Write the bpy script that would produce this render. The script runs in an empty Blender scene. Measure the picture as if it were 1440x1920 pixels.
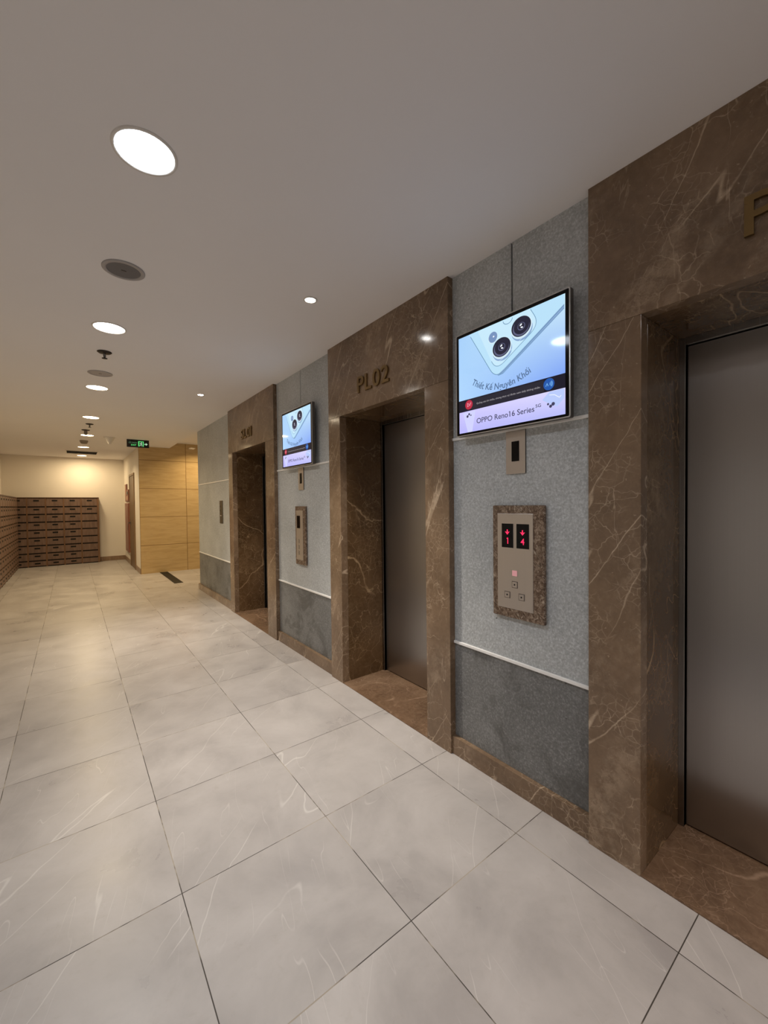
import bpy, bmesh, math, random
from mathutils import Matrix, Vector
random.seed(4)
S = bpy.context.scene
COL = S.collection

# ------------------------------------------------------------------ camera
H_CAM, YAW, PIT, ROL, FPX = 1.4416, 0.6534, -0.0199, -0.0109, 762.64
def cam_axes():
    c, s = math.cos(YAW), math.sin(YAW)
    r0, f0, u0 = Vector((c, -s, 0)), Vector((s, c, 0)), Vector((0, 0, 1))
    cp, sp = math.cos(PIT), math.sin(PIT)
    f, u1 = f0 * cp + u0 * sp, -f0 * sp + u0 * cp
    cr, sr = math.cos(ROL), math.sin(ROL)
    return r0 * cr + u1 * sr, -r0 * sr + u1 * cr, f
cd = bpy.data.cameras.new('camera')
cam = bpy.data.objects.new('camera', cd); COL.objects.link(cam)
R_, U_, F_ = cam_axes()
M = Matrix((R_, U_, -F_)).transposed().to_4x4(); M.translation = Vector((0, 0, H_CAM))
cam.matrix_world = M
cd.sensor_fit = 'VERTICAL'; cd.sensor_height = 36.0; cd.sensor_width = 27.0
cd.lens = FPX * 36.0 / 1920.0
cd.clip_start = 0.02; cd.clip_end = 60
S.camera = cam

# ------------------------------------------------------------------ world, exposure
W_ = bpy.data.worlds.new('world'); S.world = W_; W_.use_nodes = True
W_.node_tree.nodes['Background'].inputs[0].default_value = (0.9, 0.85, 0.8, 1)
W_.node_tree.nodes['Background'].inputs[1].default_value = 0.0
S.view_settings.view_transform = 'Standard'; S.view_settings.look = 'None'
S.view_settings.exposure = 0.0; S.view_settings.gamma = 1.0
S.view_settings.use_curve_mapping = False
COOL, NEUT, WARM = (0.84, 0.91, 1.0), (1.0, 0.92, 0.82), (1.0, 0.77, 0.45)
DOWN_W = [  # (y, watts, colour) of the row of round downlights
    (-1.9, 11, (1.0, 0.96, 0.97)), (-0.1, 5, (0.96, 0.97, 1.0)), (1.70, 7, COOL), (3.507, 9, (1.0, 0.93, 0.84)), (5.33, 12, (1.0, 0.83, 0.58)), (7.14, 13, WARM),
    (8.95, 15, WARM), (10.75, 15, WARM), (12.53, 17, WARM)]
SPOT_W = 215

# ------------------------------------------------------------------ room numbers
W, H, HO, PX = 1.700, 2.7185, 2.1405, 1.740        # marble front, ceiling, opening top, panel plane
HS = 2.838                                          # side corridor ceiling
LX, YB, YT, DX = -1.33, 13.17, 10.0, 1.13           # left wall, back wall, tan wall, door wall
YE, YN, XE = 7.56, -3.2, 5.2                        # end of lift wall, wall behind, end of side corridor
X_LINE, X_TILE, Y_LINE, Y_TILE = 0.2942, 0.6056, 1.6458, 0.6

# ------------------------------------------------------------------ mesh helper
class MB:
    def __init__(s): s.v = []; s.f = []; s.m = []; s.sm = []
    def add(s, vs, fs, mi=0, smooth=False):
        b = len(s.v); s.v += [tuple(v) for v in vs]
        for f in fs: s.f.append(tuple(b + i for i in f)); s.m.append(mi); s.sm.append(smooth)
        return s
    def box(s, x0, x1, y0, y1, z0, z1, mi=0):
        x0, x1 = min(x0, x1), max(x0, x1); y0, y1 = min(y0, y1), max(y0, y1); z0, z1 = min(z0, z1), max(z0, z1)
        vs = [(x, y, z) for x in (x0, x1) for y in (y0, y1) for z in (z0, z1)]
        fs = [(0, 1, 3, 2), (4, 6, 7, 5), (0, 4, 5, 1), (2, 3, 7, 6), (0, 2, 6, 4), (1, 5, 7, 3)]
        return s.add(vs, fs, mi)
    def lathe(s, prof, cx, cy, n=40, mi=0, smooth=True):
        """prof: list of (r, z); open profile turned about the vertical"""
        vs = []; fs = []
        for r, z in prof:
            for k in range(n):
                a = 2 * math.pi * k / n; vs.append((cx + r * math.cos(a), cy + r * math.sin(a), z))
        for i in range(len(prof) - 1):
            for k in range(n):
                k2 = (k + 1) % n
                fs.append((i * n + k, i * n + k2, (i + 1) * n + k2, (i + 1) * n + k))
        s.add(vs, fs, mi, smooth)
        return s
    def disc(s, r, z, cx, cy, n=40, mi=0, up=False):
        vs = [(cx + r * math.cos(2 * math.pi * k / n), cy + r * math.sin(2 * math.pi * k / n), z) for k in range(n)]
        f = tuple(range(n))
        return s.add(vs, [f if up else f[::-1]], mi)
    def build(s, name, mats, parent=None, bevel=0.0, seg=2):
        me = bpy.data.meshes.new(name)
        me.from_pydata(s.v, [], s.f)
        mats = mats if isinstance(mats, (list, tuple)) else [mats]
        for m in mats: me.materials.append(m)
        for p, mi, sm in zip(me.polygons, s.m, s.sm): p.material_index = mi; p.use_smooth = sm
        bm = bmesh.new(); bm.from_mesh(me)
        bmesh.ops.recalc_face_normals(bm, faces=bm.faces) if bevel >= 0 else None
        bm.to_mesh(me); bm.free()
        o = bpy.data.objects.new(name, me); COL.objects.link(o)
        if parent is not None:
            o.parent = parent
            o.matrix_parent_inverse = parent.matrix_basis.inverted()
        if bevel > 0:
            b = o.modifiers.new('bevel', 'BEVEL'); b.width = bevel; b.segments = seg; b.limit_method = 'ANGLE'
        return o

def tag(o, label=None, cat=None, group=None, kind=None):
    if label: o['label'] = label
    if cat: o['category'] = cat
    if group: o['group'] = group
    if kind: o['kind'] = kind
    return o
def thing(name, loc, label, cat, group=None):
    o = bpy.data.objects.new(name, None); COL.objects.link(o); o.location = loc
    o.empty_display_size = 0.1
    return tag(o, label, cat, group)
def struct(name, mb, mats, label=None, parent=None, bevel=0.0):
    o = mb.build(name, mats, parent, bevel)
    if parent is None: tag(o, label, None, None, 'structure')
    return o

# ------------------------------------------------------------------ material helper
def lin(r, g, b):
    f = lambda c: (c / 255 / 12.92) if c / 255 <= 0.04045 else ((c / 255 + 0.055) / 1.055) ** 2.4
    return (f(r), f(g), f(b), 1)
class NT:
    def __init__(s, name):
        s.mat = bpy.data.materials.new(name); s.mat.use_nodes = True
        s.t = s.mat.node_tree; s.b = s.t.nodes['Principled BSDF']
        s.out = s.t.nodes['Material Output']
    def n(s, typ, **kw):
        nd = s.t.nodes.new(typ)
        for k, v in kw.items(): setattr(nd, k, v)
        return nd
    def set(s, sock, v):
        if hasattr(v, 'is_linked') or isinstance(v, bpy.types.NodeSocket): s.t.links.new(v, sock)
        else: sock.default_value = v
    def math(s, op, a, b=None, c=None, clamp=False):
        nd = s.n('ShaderNodeMath', operation=op, use_clamp=clamp)
        for i, v in enumerate((a, b, c)):
            if v is not None: s.set(nd.inputs[i], v)
        return nd.outputs[0]
    def vmath(s, op, a, b=None, scale=None):
        nd = s.n('ShaderNodeVectorMath', operation=op)
        s.set(nd.inputs[0], a)
        if b is not None: s.set(nd.inputs[1], b)
        if scale is not None: s.set(nd.inputs['Scale'], scale)
        return nd.outputs[0]
    def pos(s): return s.n('ShaderNodeNewGeometry').outputs['Position']
    def rnd(s): return s.n('ShaderNodeObjectInfo').outputs['Random']
    def noise(s, v, scale, detail=4, rough=0.55, dist=0.0, color=False):
        nd = s.n('ShaderNodeTexNoise'); s.set(nd.inputs['Vector'], v)
        nd.inputs['Scale'].default_value = scale; nd.inputs['Detail'].default_value = detail
        nd.inputs['Roughness'].default_value = rough; nd.inputs['Distortion'].default_value = dist
        return nd.outputs['Color' if color else 'Fac']
    def voro(s, v, scale, rand=1.0):
        nd = s.n('ShaderNodeTexVoronoi', feature='DISTANCE_TO_EDGE'); s.set(nd.inputs['Vector'], v)
        nd.inputs['Scale'].default_value = scale; nd.inputs['Randomness'].default_value = rand
        return nd.outputs['Distance']
    def rng(s, v, a, b, c=0.0, d=1.0, smooth=True):
        nd = s.n('ShaderNodeMapRange'); nd.interpolation_type = 'SMOOTHSTEP' if smooth else 'LINEAR'
        s.set(nd.inputs[0], v)
        for i, x in enumerate((a, b, c, d)): nd.inputs[i + 1].default_value = x
        return nd.outputs[0]
    def mix(s, f, a, b, blend='MIX'):
        nd = s.n('ShaderNodeMix', data_type='RGBA', blend_type=blend)
        s.set(nd.inputs[0], f); s.set(nd.inputs[6], a); s.set(nd.inputs[7], b)
        return nd.outputs[2]
    def ramp(s, f, stops):
        nd = s.n('ShaderNodeValToRGB'); s.set(nd.inputs[0], f)
        e = nd.color_ramp.elements
        while len(e) < len(stops): e.new(0.5)
        for x, (p, c) in zip(e, stops): x.position = p; x.color = c
        return nd.outputs[0]
    def mapping(s, v, loc=(0, 0, 0), rot=(0, 0, 0), sc=(1, 1, 1)):
        nd = s.n('ShaderNodeMapping'); s.set(nd.inputs[0], v)
        nd.inputs[1].default_value = loc; nd.inputs[2].default_value = rot; nd.inputs[3].default_value = sc
        return nd.outputs[0]
    def turned(s, v, rot, sc):
        return s.vmath('MULTIPLY', s.mapping(v, rot=rot), sc)
    def bump(s, h, strength=0.2, dist=0.01):
        nd = s.n('ShaderNodeBump'); s.set(nd.inputs['Height'], h)
        nd.inputs['Strength'].default_value = strength; nd.inputs['Distance'].default_value = dist
        s.t.links.new(nd.outputs[0], s.b.inputs['Normal'])
    def bs(s, **kw):
        names = dict(color='Base Color', rough='Roughness', metal='Metallic', spec='Specular IOR Level', coat='Coat Weight',
                     coatr='Coat Roughness', aniso='Anisotropic', arot='Anisotropic Rotation', em='Emission Color', ems='Emission Strength', ior='IOR')
        for k, v in kw.items(): s.set(s.b.inputs[names[k]], v)
        return s.mat

def plain(name, rgb, rough=0.5, metal=0.0, spec=0.5, grain=0.06):
    m = NT(name); c = lin(*rgb)
    d = tuple(x * (1 - grain) for x in c[:3]) + (1,); e = tuple(min(1, x * (1 + grain)) for x in c[:3]) + (1,)
    col = m.mix(m.noise(m.pos(), 30, 3), d, e)
    return m.bs(color=col, rough=rough, metal=metal, spec=spec)
def glow(name, rgb, strength=1.0, rough=0.3):
    m = NT(name)
    return m.bs(color=(0.01, 0.01, 0.01, 1), rough=rough, em=lin(*rgb), ems=strength)

def ridge(m, v, scale, width, detail=3, dist=0.6):
    n = m.noise(v, scale, detail, 0.5, dist)
    return m.rng(m.math('ABSOLUTE', m.math('SUBTRACT', n, 0.5)), 0.0, width, 1.0, 0.0)

def marble(name, dark, mid, light, vein, seed=0.0, tilt=0.9, amount=1.0, rough=0.1):
    m = NT(name)
    off = m.n('ShaderNodeCombineXYZ'); r = m.rnd()
    for i, k in enumerate((17.0, 31.0, 23.0)): m.set(off.inputs[i], m.math('MULTIPLY_ADD', r, k, seed))
    p = m.vmath('ADD', m.pos(), off.outputs[0])
    warp = m.vmath('SCALE', m.vmath('SUBTRACT', m.noise(p, 2.2, 5, 0.6, color=True), (0.5, 0.5, 0.5)), scale=0.30)
    pw = m.vmath('ADD', p, warp); pl = m.vmath('ADD', p, m.vmath('SCALE', warp, scale=0.22))
    cloud = m.noise(pw, 2.6, 7, 0.62)
    base = m.ramp(cloud, [(0.30, dark), (0.52, mid), (0.74, light)])
    fine = m.noise(p, 38, 5, 0.7)
    base = m.mix(m.rng(fine, 0.35, 0.75, 0.0, 0.5), base, light)
    band = m.math('MULTIPLY', m.rng(m.noise(m.turned(pl, (tilt, 0.1, 0.0), (0.8, 1.6, 0.5)), 2.4, 4, 0.6), 0.50, 0.68), m.rng(m.noise(p, 16, 5, 0.75), 0.38, 0.62))
    base = m.mix(m.math('MULTIPLY', band, 0.30 * amount), base, vein)
    # long diagonal veins (cross section of tilted sheets)
    ps = m.turned(pl, (tilt, 0.15, 0.1), (0.6, 2.2, 0.22))
    v1 = m.math('MULTIPLY', ridge(m, ps, 1.9, 0.007, 2, 0.1), m.rng(m.noise(p, 1.9, 3), 0.38, 0.54))
    ps2 = m.turned(pl, (tilt + 0.45, 0.2, 0.0), (0.7, 2.4, 0.4))
    v2 = m.math('MULTIPLY', ridge(m, ps2, 3.0, 0.006, 4, 0.3), m.rng(m.noise(p, 2.7, 2), 0.45, 0.62))
    # crackle patches
    vd = m.voro(m.vmath('ADD', p, m.vmath('SCALE', warp, scale=1.0)), 9.0)
    v3 = m.math('MULTIPLY', m.rng(vd, 0.0, 0.022, 1.0, 0.0), m.rng(m.noise(p, 3.3, 4, 0.6), 0.45, 0.60))
    vd4 = m.voro(m.vmath('ADD', p, m.vmath('SCALE', warp, scale=0.6)), 26.0)
    v4 = m.math('MULTIPLY', m.rng(vd4, 0.0, 0.06, 1.0, 0.0), m.rng(m.noise(p, 4.1, 4, 0.65), 0.47, 0.62))
    a = m.math('ADD', m.math('MULTIPLY', v1, 0.75 * amount), m.math('MULTIPLY', v2, 0.5 * amount))
    b = m.math('ADD', m.math('MULTIPLY', v3, 0.5 * amount), m.math('MULTIPLY', v4, 0.33 * amount))
    fleck = m.math('MULTIPLY', m.rng(m.noise(p, 75, 2, 0.5), 0.68, 0.78), 0.4 * amount)
    va = m.math('MULTIPLY', m.math('ADD', m.math('ADD', a, b), fleck), m.rng(m.noise(p, 24, 3, 0.7), 0.25, 0.6, 0.45, 1.0), clamp=True)
    col = m.mix(va, base, vein)
    return m.bs(color=col, rough=m.rng(fine, 0.3, 0.7, rough, rough + 0.06), spec=0.5)

MARBLE = marble('brown_marble', lin(98, 79, 61), lin(122, 100, 79), lin(142, 118, 94), lin(206, 184, 158), tilt=-0.55)
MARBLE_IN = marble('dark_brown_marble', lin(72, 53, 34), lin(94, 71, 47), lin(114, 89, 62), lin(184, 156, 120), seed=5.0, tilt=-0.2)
MARBLE_FLOOR = marble('threshold_marble', lin(84, 64, 48), lin(112, 88, 68), lin(134, 110, 88), lin(190, 160, 136), seed=9.0, tilt=1.3, amount=0.6, rough=0.16)
def breccia(name):
    m = NT(name); p = m.pos()
    w = m.vmath('ADD', p, m.vmath('SCALE', m.noise(p, 20, 4, 0.6, color=True), scale=0.04))
    n = m.noise(w, 62, 5, 0.7, 0.8)
    col = m.ramp(n, [(0.30, lin(66, 48, 36)), (0.47, lin(104, 84, 68)), (0.60, lin(150, 130, 112)), (0.74, lin(196, 180, 162))])
    v = m.math('MULTIPLY', ridge(m, m.turned(p, (0.7, 0, 0), (1, 3, 0.6)), 9.0, 0.012, 2, 0.2), 0.6)
    return m.bs(color=m.mix(v, col, lin(204, 190, 172)), rough=0.2)
MARBLE_FINE = breccia('panel_marble')

def floor_mat():
    m = NT('limestone_tiles'); p = m.pos()
    sx = m.n('ShaderNodeSeparateXYZ'); m.set(sx.inputs[0], p)
    gx = m.math('DIVIDE', m.math('SUBTRACT', sx.outputs[0], X_LINE), X_TILE)
    gy = m.math('DIVIDE', m.math('SUBTRACT', sx.outputs[1], Y_LINE), Y_TILE)
    ix, iy = m.math('FLOOR', gx), m.math('FLOOR', gy)
    fx, fy = m.math('SUBTRACT', gx, ix), m.math('SUBTRACT', gy, iy)
    ex = m.math('MULTIPLY', m.math('MINIMUM', fx, m.math('SUBTRACT', 1.0, fx)), X_TILE)
    ey = m.math('MULTIPLY', m.math('MINIMUM', fy, m.math('SUBTRACT', 1.0, fy)), Y_TILE)
    e = m.math('MINIMUM', ex, ey)
    grout = m.rng(e, 0.0011, 0.0022, 1.0, 0.0)
    idx = m.n('ShaderNodeCombineXYZ'); m.set(idx.inputs[0], ix); m.set(idx.inputs[1], iy)
    wn = m.n('ShaderNodeTexWhiteNoise', noise_dimensions='2D'); m.set(wn.inputs['Vector'], idx.outputs[0])
    q = m.vmath('ADD', p, m.vmath('SCALE', wn.outputs['Color'], scale=40.0))
    cloud = m.noise(q, 2.6, 6, 0.62, 0.4)
    col = m.ramp(cloud, [(0.26, lin(158, 153, 151)), (0.5, lin(178, 173, 170)), (0.78, lin(193, 188, 185))])
    fine = m.noise(q, 26, 5, 0.7, 0.3)
    col = m.mix(m.rng(fine, 0.52, 0.8, 0.0, 0.30), col, lin(160, 153, 145))
    col = m.mix(m.rng(wn.outputs['Value'], 0, 1, 0.0, 0.16), col, lin(165, 160, 156))
    ps = m.turned(m.vmath('ADD', q, m.vmath('SCALE', m.noise(q, 3, 3, color=True), scale=0.07)), (0, 0, 0.75), (2.0, 0.25, 1))
    v1 = m.math('MULTIPLY', ridge(m, ps, 1.7, 0.003, 1, 0.0), m.rng(m.noise(q, 2.2, 2), 0.42, 0.56))
    ps2 = m.turned(q, (0, 0, 0.25), (2.2, 0.3, 1))
    v2 = m.math('MULTIPLY', ridge(m, ps2, 3.0, 0.003, 2, 0.0), m.rng(m.noise(q, 3.1, 2), 0.46, 0.58))
    v = m.math('ADD', m.math('MULTIPLY', v1, 0.42), m.math('MULTIPLY', v2, 0.32), clamp=True)
    col = m.mix(v, col, lin(226, 223, 218))
    gcol = m.mix(m.rng(m.noise(p, 3.0, 4, 0.7), 0.46, 0.58), lin(62, 56, 50), lin(168, 158, 142))
    col = m.mix(grout, col, gcol)
    m.bump(m.math('SUBTRACT', m.math('MULTIPLY', fine, 0.06), m.math('MULTIPLY', grout, 1.0)), 0.25, 0.002)
    rough = m.math('ADD', m.rng(cloud, 0.3, 0.7, 0.27, 0.36), m.math('MULTIPLY', grout, 0.3))
    return m.bs(color=col, rough=rough, spec=0.5)
FLOOR = floor_mat()

def concrete(name, dark, light, stain=0.0):
    m = NT(name); p = m.pos()
    big = m.noise(p, 1.7, 5, 0.6, 0.3)
    col = m.mix(m.rng(big, 0.3, 0.7), dark, light)
    sp = m.noise(p, 95, 3, 0.75)
    col = m.mix(m.rng(sp, 0.5, 0.66, 0.0, 0.45), col, tuple(min(1, c * 1.5) for c in light[:3]) + (1,))
    col = m.mix(m.rng(sp, 0.34, 0.5, 0.45, 0.0), col, tuple(c * 0.6 for c in dark[:3]) + (1,))
    pit = m.rng(m.noise(p, 42, 1, 0.4), 0.77, 0.79, 0.0, 0.6)
    col = m.mix(pit, col, lin(52, 50, 48))
    if stain:
        st = m.rng(m.noise(p, 3.6, 6, 0.7, 0.6), 0.48, 0.66, 0.0, stain)
        col = m.mix(st, col, lin(78, 77, 75))
    m.bump(sp, 0.45, 0.002)
    return m.bs(color=col, rough=0.52, spec=0.45)
CONC = concrete('grey_stone_panel', lin(174, 178, 180), lin(193, 197, 199))
CONC_LOW = concrete('grey_stone_panel_dirty', lin(112, 113, 113), lin(138, 139, 139), 0.65)

def steel(name, rgb, rough=0.3, vertical=True):
    m = NT(name); p = m.pos()
    br = m.noise(m.mapping(p, sc=(320, 320, 1.2) if vertical else (1.2, 1.2, 320)), 1.0, 3, 0.6)
    c = lin(*rgb)
    col = m.mix(br, tuple(x * 0.96 for x in c[:3]) + (1,), tuple(min(1, x * 1.04) for x in c[:3]) + (1,))
    tg = m.n('ShaderNodeCombineXYZ'); tg.inputs[1].default_value = 1.0
    m.t.links.new(tg.outputs[0], m.b.inputs['Tangent'])
    return m.bs(color=col, metal=1.0, rough=m.rng(br, 0.2, 0.8, rough - 0.02, rough + 0.03), aniso=0.75, arot=0.0)
STEEL = steel('brushed_steel', (176, 173, 171))
STEEL_FRAME = steel('steel_frame', (150, 146, 142), 0.25)
PLATE = steel('panel_steel', (214, 208, 204), 0.4)

def paint(name, rgb, rough=0.75):
    m = NT(name); p = m.pos(); c = lin(*rgb)
    col = m.mix(m.noise(p, 1.2, 4), tuple(x * 0.95 for x in c[:3]) + (1,), c)
    m.bump(m.noise(p, 140, 2), 0.08, 0.001)
    return m.bs(color=col, rough=rough, spec=0.3)
CEIL = paint('ceiling_paint', (244, 242, 243), 0.85)
CREAM = paint('cream_wall_paint', (240, 233, 222), 0.7)

def tan_mat():
    m = NT('tan_stone_tiles'); p = m.pos()
    sx = m.n('ShaderNodeSeparateXYZ'); m.set(sx.inputs[0], p)
    gx = m.math('DIVIDE', m.math('SUBTRACT', sx.outputs[0], 1.13), 0.915)
    gz = m.math('DIVIDE', m.math('SUBTRACT', sx.outputs[2], 0.604), 0.610)
    ix, iz = m.math('FLOOR', gx), m.math('FLOOR', gz)
    fx, fz = m.math('SUBTRACT', gx, ix), m.math('SUBTRACT', gz, iz)
    e = m.math('MINIMUM', m.math('MULTIPLY', m.math('MINIMUM', fx, m.math('SUBTRACT', 1.0, fx)), 0.915),
               m.math('MULTIPLY', m.math('MINIMUM', fz, m.math('SUBTRACT', 1.0, fz)), 0.61))
    j = m.rng(e, 0.003, 0.006, 1.0, 0.0)
    idx = m.n('ShaderNodeCombineXYZ'); m.set(idx.inputs[0], ix); m.set(idx.inputs[1], iz)
    wn = m.n('ShaderNodeTexWhiteNoise', noise_dimensions='2D'); m.set(wn.inputs['Vector'], idx.outputs[0])
    q = m.vmath('ADD', p, m.vmath('SCALE', wn.outputs['Color'], scale=20.0))
    st = m.noise(m.mapping(q, rot=(0, 0.08, 0), sc=(1.2, 1.0, 9.0)), 2.0, 5, 0.6, 0.8)
    col = m.ramp(st, [(0.3, lin(190, 160, 112)), (0.55, lin(203, 174, 126)), (0.75, lin(211, 184, 136))])
    col = m.mix(j, col, lin(120, 92, 52))
    return m.bs(color=col, rough=0.09, spec=0.45)
TAN = tan_mat()

def wood(name, rgb, rough=0.45):
    m = NT(name); p = m.pos(); c = lin(*rgb)
    g = m.noise(m.mapping(p, sc=(22, 22, 3)), 1.0, 5, 0.65, 0.6)
    col = m.mix(m.rng(g, 0.25, 0.75), tuple(x * 0.72 for x in c[:3]) + (1,), tuple(min(1, x * 1.2) for x in c[:3]) + (1,))
    return m.bs(color=col, rough=rough)
MBOX_DOOR = wood('mailbox_brown', (124, 101, 88))
MBOX_BODY = wood('mailbox_carcass', (124, 92, 66))
MBOX_GAP = plain('mailbox_gap', (22, 14, 9), 0.8)
DOOR_BROWN = wood('door_brown', (118, 92, 62))
RED_BROWN = wood('cabinet_red_brown', (138, 84, 66))
BASE_BROWN = wood('skirting_brown', (150, 124, 100), 0.35)
WHITE_TRIM = plain('white_strip', (248, 247, 245), 0.3)
WHITE_PL = plain('white_plastic', (226, 222, 216), 0.4)
GREY_GRILLE = plain('grey_speaker_mesh', (112, 110, 112), 0.7)
RING_DARK = plain('dark_shadow_gap', (70, 68, 70), 0.7)
BLACK = plain('black_plastic', (14, 14, 16), 0.3)
BLACK_MATT = plain('black_matt', (16, 14, 12), 0.8)
GLASS_BLACK = plain('black_glass', (5, 5, 8), 0.06, 0.0, 0.25)
BUTTON_RIM = plain('button_rim', (112, 102, 94), 0.5, 0.4)
CHROME = plain('dull_chrome', (120, 116, 112), 0.3, 1.0)
DARK_METAL = plain('dark_metal', (52, 46, 42), 0.45, 0.6)
BRASS = plain('bronze_letter', (132, 108, 70), 0.3, 0.85)
DARK_GREY = plain('dark_grey_grate', (56, 50, 38), 0.6, 0.3)
ALU = plain('silver_bezel', (196, 194, 192), 0.3, 0.8)
GREY_CASE = plain('grey_case', (92, 88, 84), 0.45, 0.3)
RED_LED = glow('red_led', (255, 40, 90), 1.3)
PINK_LED = glow('pink_led', (214, 150, 150), 0.75)
GREEN = glow('green_sign', (96, 220, 120), 0.9)
GREEN_PALE = glow('pale_green_sign', (190, 235, 195), 0.8)
GREEN_DIM = glow('dim_green_sign', (120, 170, 128), 0.45)

# ------------------------------------------------------------------ structure
b = MB()
b.box(LX - 0.1, W + 0.0, YN - 0.1, YB + 0.1, -0.12, 0)
b.box(W, 2.3, YN - 0.1, YE, -0.12, 0)
b.box(W, XE + 0.1, YE, YT + 0.1, -0.12, 0)
struct('floor', b, FLOOR, 'pale grey stone tiled floor with thin dark joints')
b = MB()
b.box(LX - 0.1, 1.72, YN - 0.1, YB + 0.1, H, HS)
b.box(1.72, 2.3, YN - 0.1, YE, H, HS)
b.box(1.60, XE + 0.1, YE - 0.1, YT + 0.1, HS, HS + 0.1)
struct('ceiling', b, CEIL, 'smooth white painted ceiling')
struct('wall_left', MB().box(LX - 0.1, LX, YN, YB, 0, H), CREAM, 'cream painted left wall above the mailboxes')
struct('wall_back', MB().box(LX - 0.1, DX, YB, YB + 0.1, 0, H), CREAM, 'cream painted end wall behind the mailboxes')
struct('wall_front', MB().box(LX - 0.1, 2.3, YN - 0.1, YN, 0, H), CREAM)
struct('wall_side', MB().box(DX, DX + 0.1, YT + 0.02, YB, 0, H), CREAM, 'narrow cream wall with a brown door beside the tan wall')
struct('wall_tan', MB().box(DX - 0.0, XE, YT, YT + 0.02, 0, HS), TAN, 'polished tan stone wall with thin joints at the corridor end')
struct('wall_corridor', MB().box(XE, XE + 0.1, YE, YT, 0, HS), CREAM)
struct('baseboard_back', MB().box(0.56, DX - 0.012, YB - 0.012, YB, 0, 0.115), BASE_BROWN, bevel=0.002)
b = MB(); b.box(DX - 0.012, DX, 11.71, YB, 0, 0.115); b.box(DX - 0.012, DX, YT + 0.001, 10.79, 0, 0.115)
struct('baseboard_side', b, BASE_BROWN, bevel=0.002)

# lift wall : grey panels between the marble portals
LIFTS = [  # outer far, opening far, opening near, outer near
    (5.694, 5.528, 4.361, 4.123), (2.964, 2.788, 1.807, 1.611), (0.825, 0.628, -0.338, -0.534)]
PANELS = [(LIFTS[0][0], YE, None), (LIFTS[1][0], LIFTS[0][3], 3.556), (LIFTS[2][0], LIFTS[1][3], 1.217), (YN, LIFTS[2][3], -1.6)]
low = MB(); up = MB()
for y0, y1, gv in PANELS:
    low.box(PX, 1.80, y0, y1, 0, 0.637)
    up.box(PX, 1.80, y0, y1, 0.652, 1.796)
    if gv is None: up.box(PX, 1.80, y0, y1, 1.811, H)
    else:
        up.box(PX, 1.80, y0, gv - 0.005, 1.811, H); up.box(PX, 1.80, gv + 0.005, y1, 1.811, H)
low.box(1.80, XE, YE - 0.06, YE, 0, 0.637); up.box(1.80, XE, YE - 0.06, YE, 0.637, HS)
b = MB()
for y0, y1, gv in PANELS: b.box(1.765, 1.82, y0, y1, 0, H)
wr = struct('wall_right', up, CONC, 'grey stone lift wall panels between the marble portals')
struct('lower_panel', low, CONC_LOW, parent=wr); struct('backing', b, BLACK_MATT, parent=wr)
k = 0
for y0, y1, gv in PANELS:
    struct('baseboard_right' + ('.%03d' % k if k else ''), MB().box(1.712, PX, y0, y1, 0, 0.102), MARBLE, bevel=0.002)
    for z in (0.6445, 1.8035):
        struct('trim_%d' % (k * 2 + (1 if z < 1 else 2)), MB().box(PX - 0.010, PX + 0.012, y0, y1, z - 0.0075, z + 0.0075), WHITE_TRIM, bevel=0.002)
    k += 1

# ------------------------------------------------------------------ text helper
def text_mesh(txt, bold=0.0, depth=0.0):
    """lettering as (vertices, faces); the tone marks over a circumflex and the flag of a 1 are added as strokes"""
    base = txt.replace('ế', 'ê').replace('ề', 'ê').replace('ố', 'ô').replace('ấ', 'â').replace('ầ', 'â')
    vs, fs = raw_text(base, bold, depth)
    if depth: return vs, fs
    def quad(a, c, w):
        d = (Vector(c) - Vector(a)).normalized(); n_ = Vector((-d.y, d.x)) * w / 2
        b0 = len(vs)
        for q in (Vector(a) + n_, Vector(a) - n_, Vector(c) - n_, Vector(c) + n_): vs.append((q.x, q.y, 0.0))
        fs.append((b0, b0 + 1, b0 + 2, b0 + 3))
    for i, ch in enumerate(txt):
        if ch in 'ếềốấầ1':
            right = bounds(raw_text(base[:i + 1], bold, 0)[0])[1]; g0, g1, _, gt = bounds(raw_text(base[i], bold, 0)[0]); wd = g1 - g0
            if ch == '1': quad((right - wd - 0.10, 0.575), (right - wd + 0.05, 0.68), 0.075)
            elif ch in 'ềầ': quad((right - wd * 0.5 - 0.16, gt + 0.13), (right - wd * 0.5 - 0.05, gt - 0.01), 0.06)
            else: quad((right - wd * 0.5 + 0.12, gt - 0.01), (right - wd * 0.5 + 0.24, gt + 0.13), 0.06)
    return vs, fs
def raw_text(txt, bold=0.0, depth=0.0, size=1.0):
    cu = bpy.data.curves.new('txt', 'FONT'); cu.body = txt; cu.size = size; cu.offset = bold; cu.extrude = depth
    cu.resolution_u = 4
    o = bpy.data.objects.new('txt', cu); COL.objects.link(o)
    dg = bpy.context.evaluated_depsgraph_get(); dg.update()
    me = bpy.data.meshes.new_from_object(o.evaluated_get(dg))
    bpy.data.objects.remove(o); bpy.data.curves.remove(cu)
    vs = [tuple(v.co) for v in me.vertices]; fs = [tuple(p.vertices) for p in me.polygons]
    bpy.data.meshes.remove(me)
    return vs, fs
def bounds(vs):
    return min(v[0] for v in vs), max(v[0] for v in vs), min(v[1] for v in vs), max(v[1] for v in vs)

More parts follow.
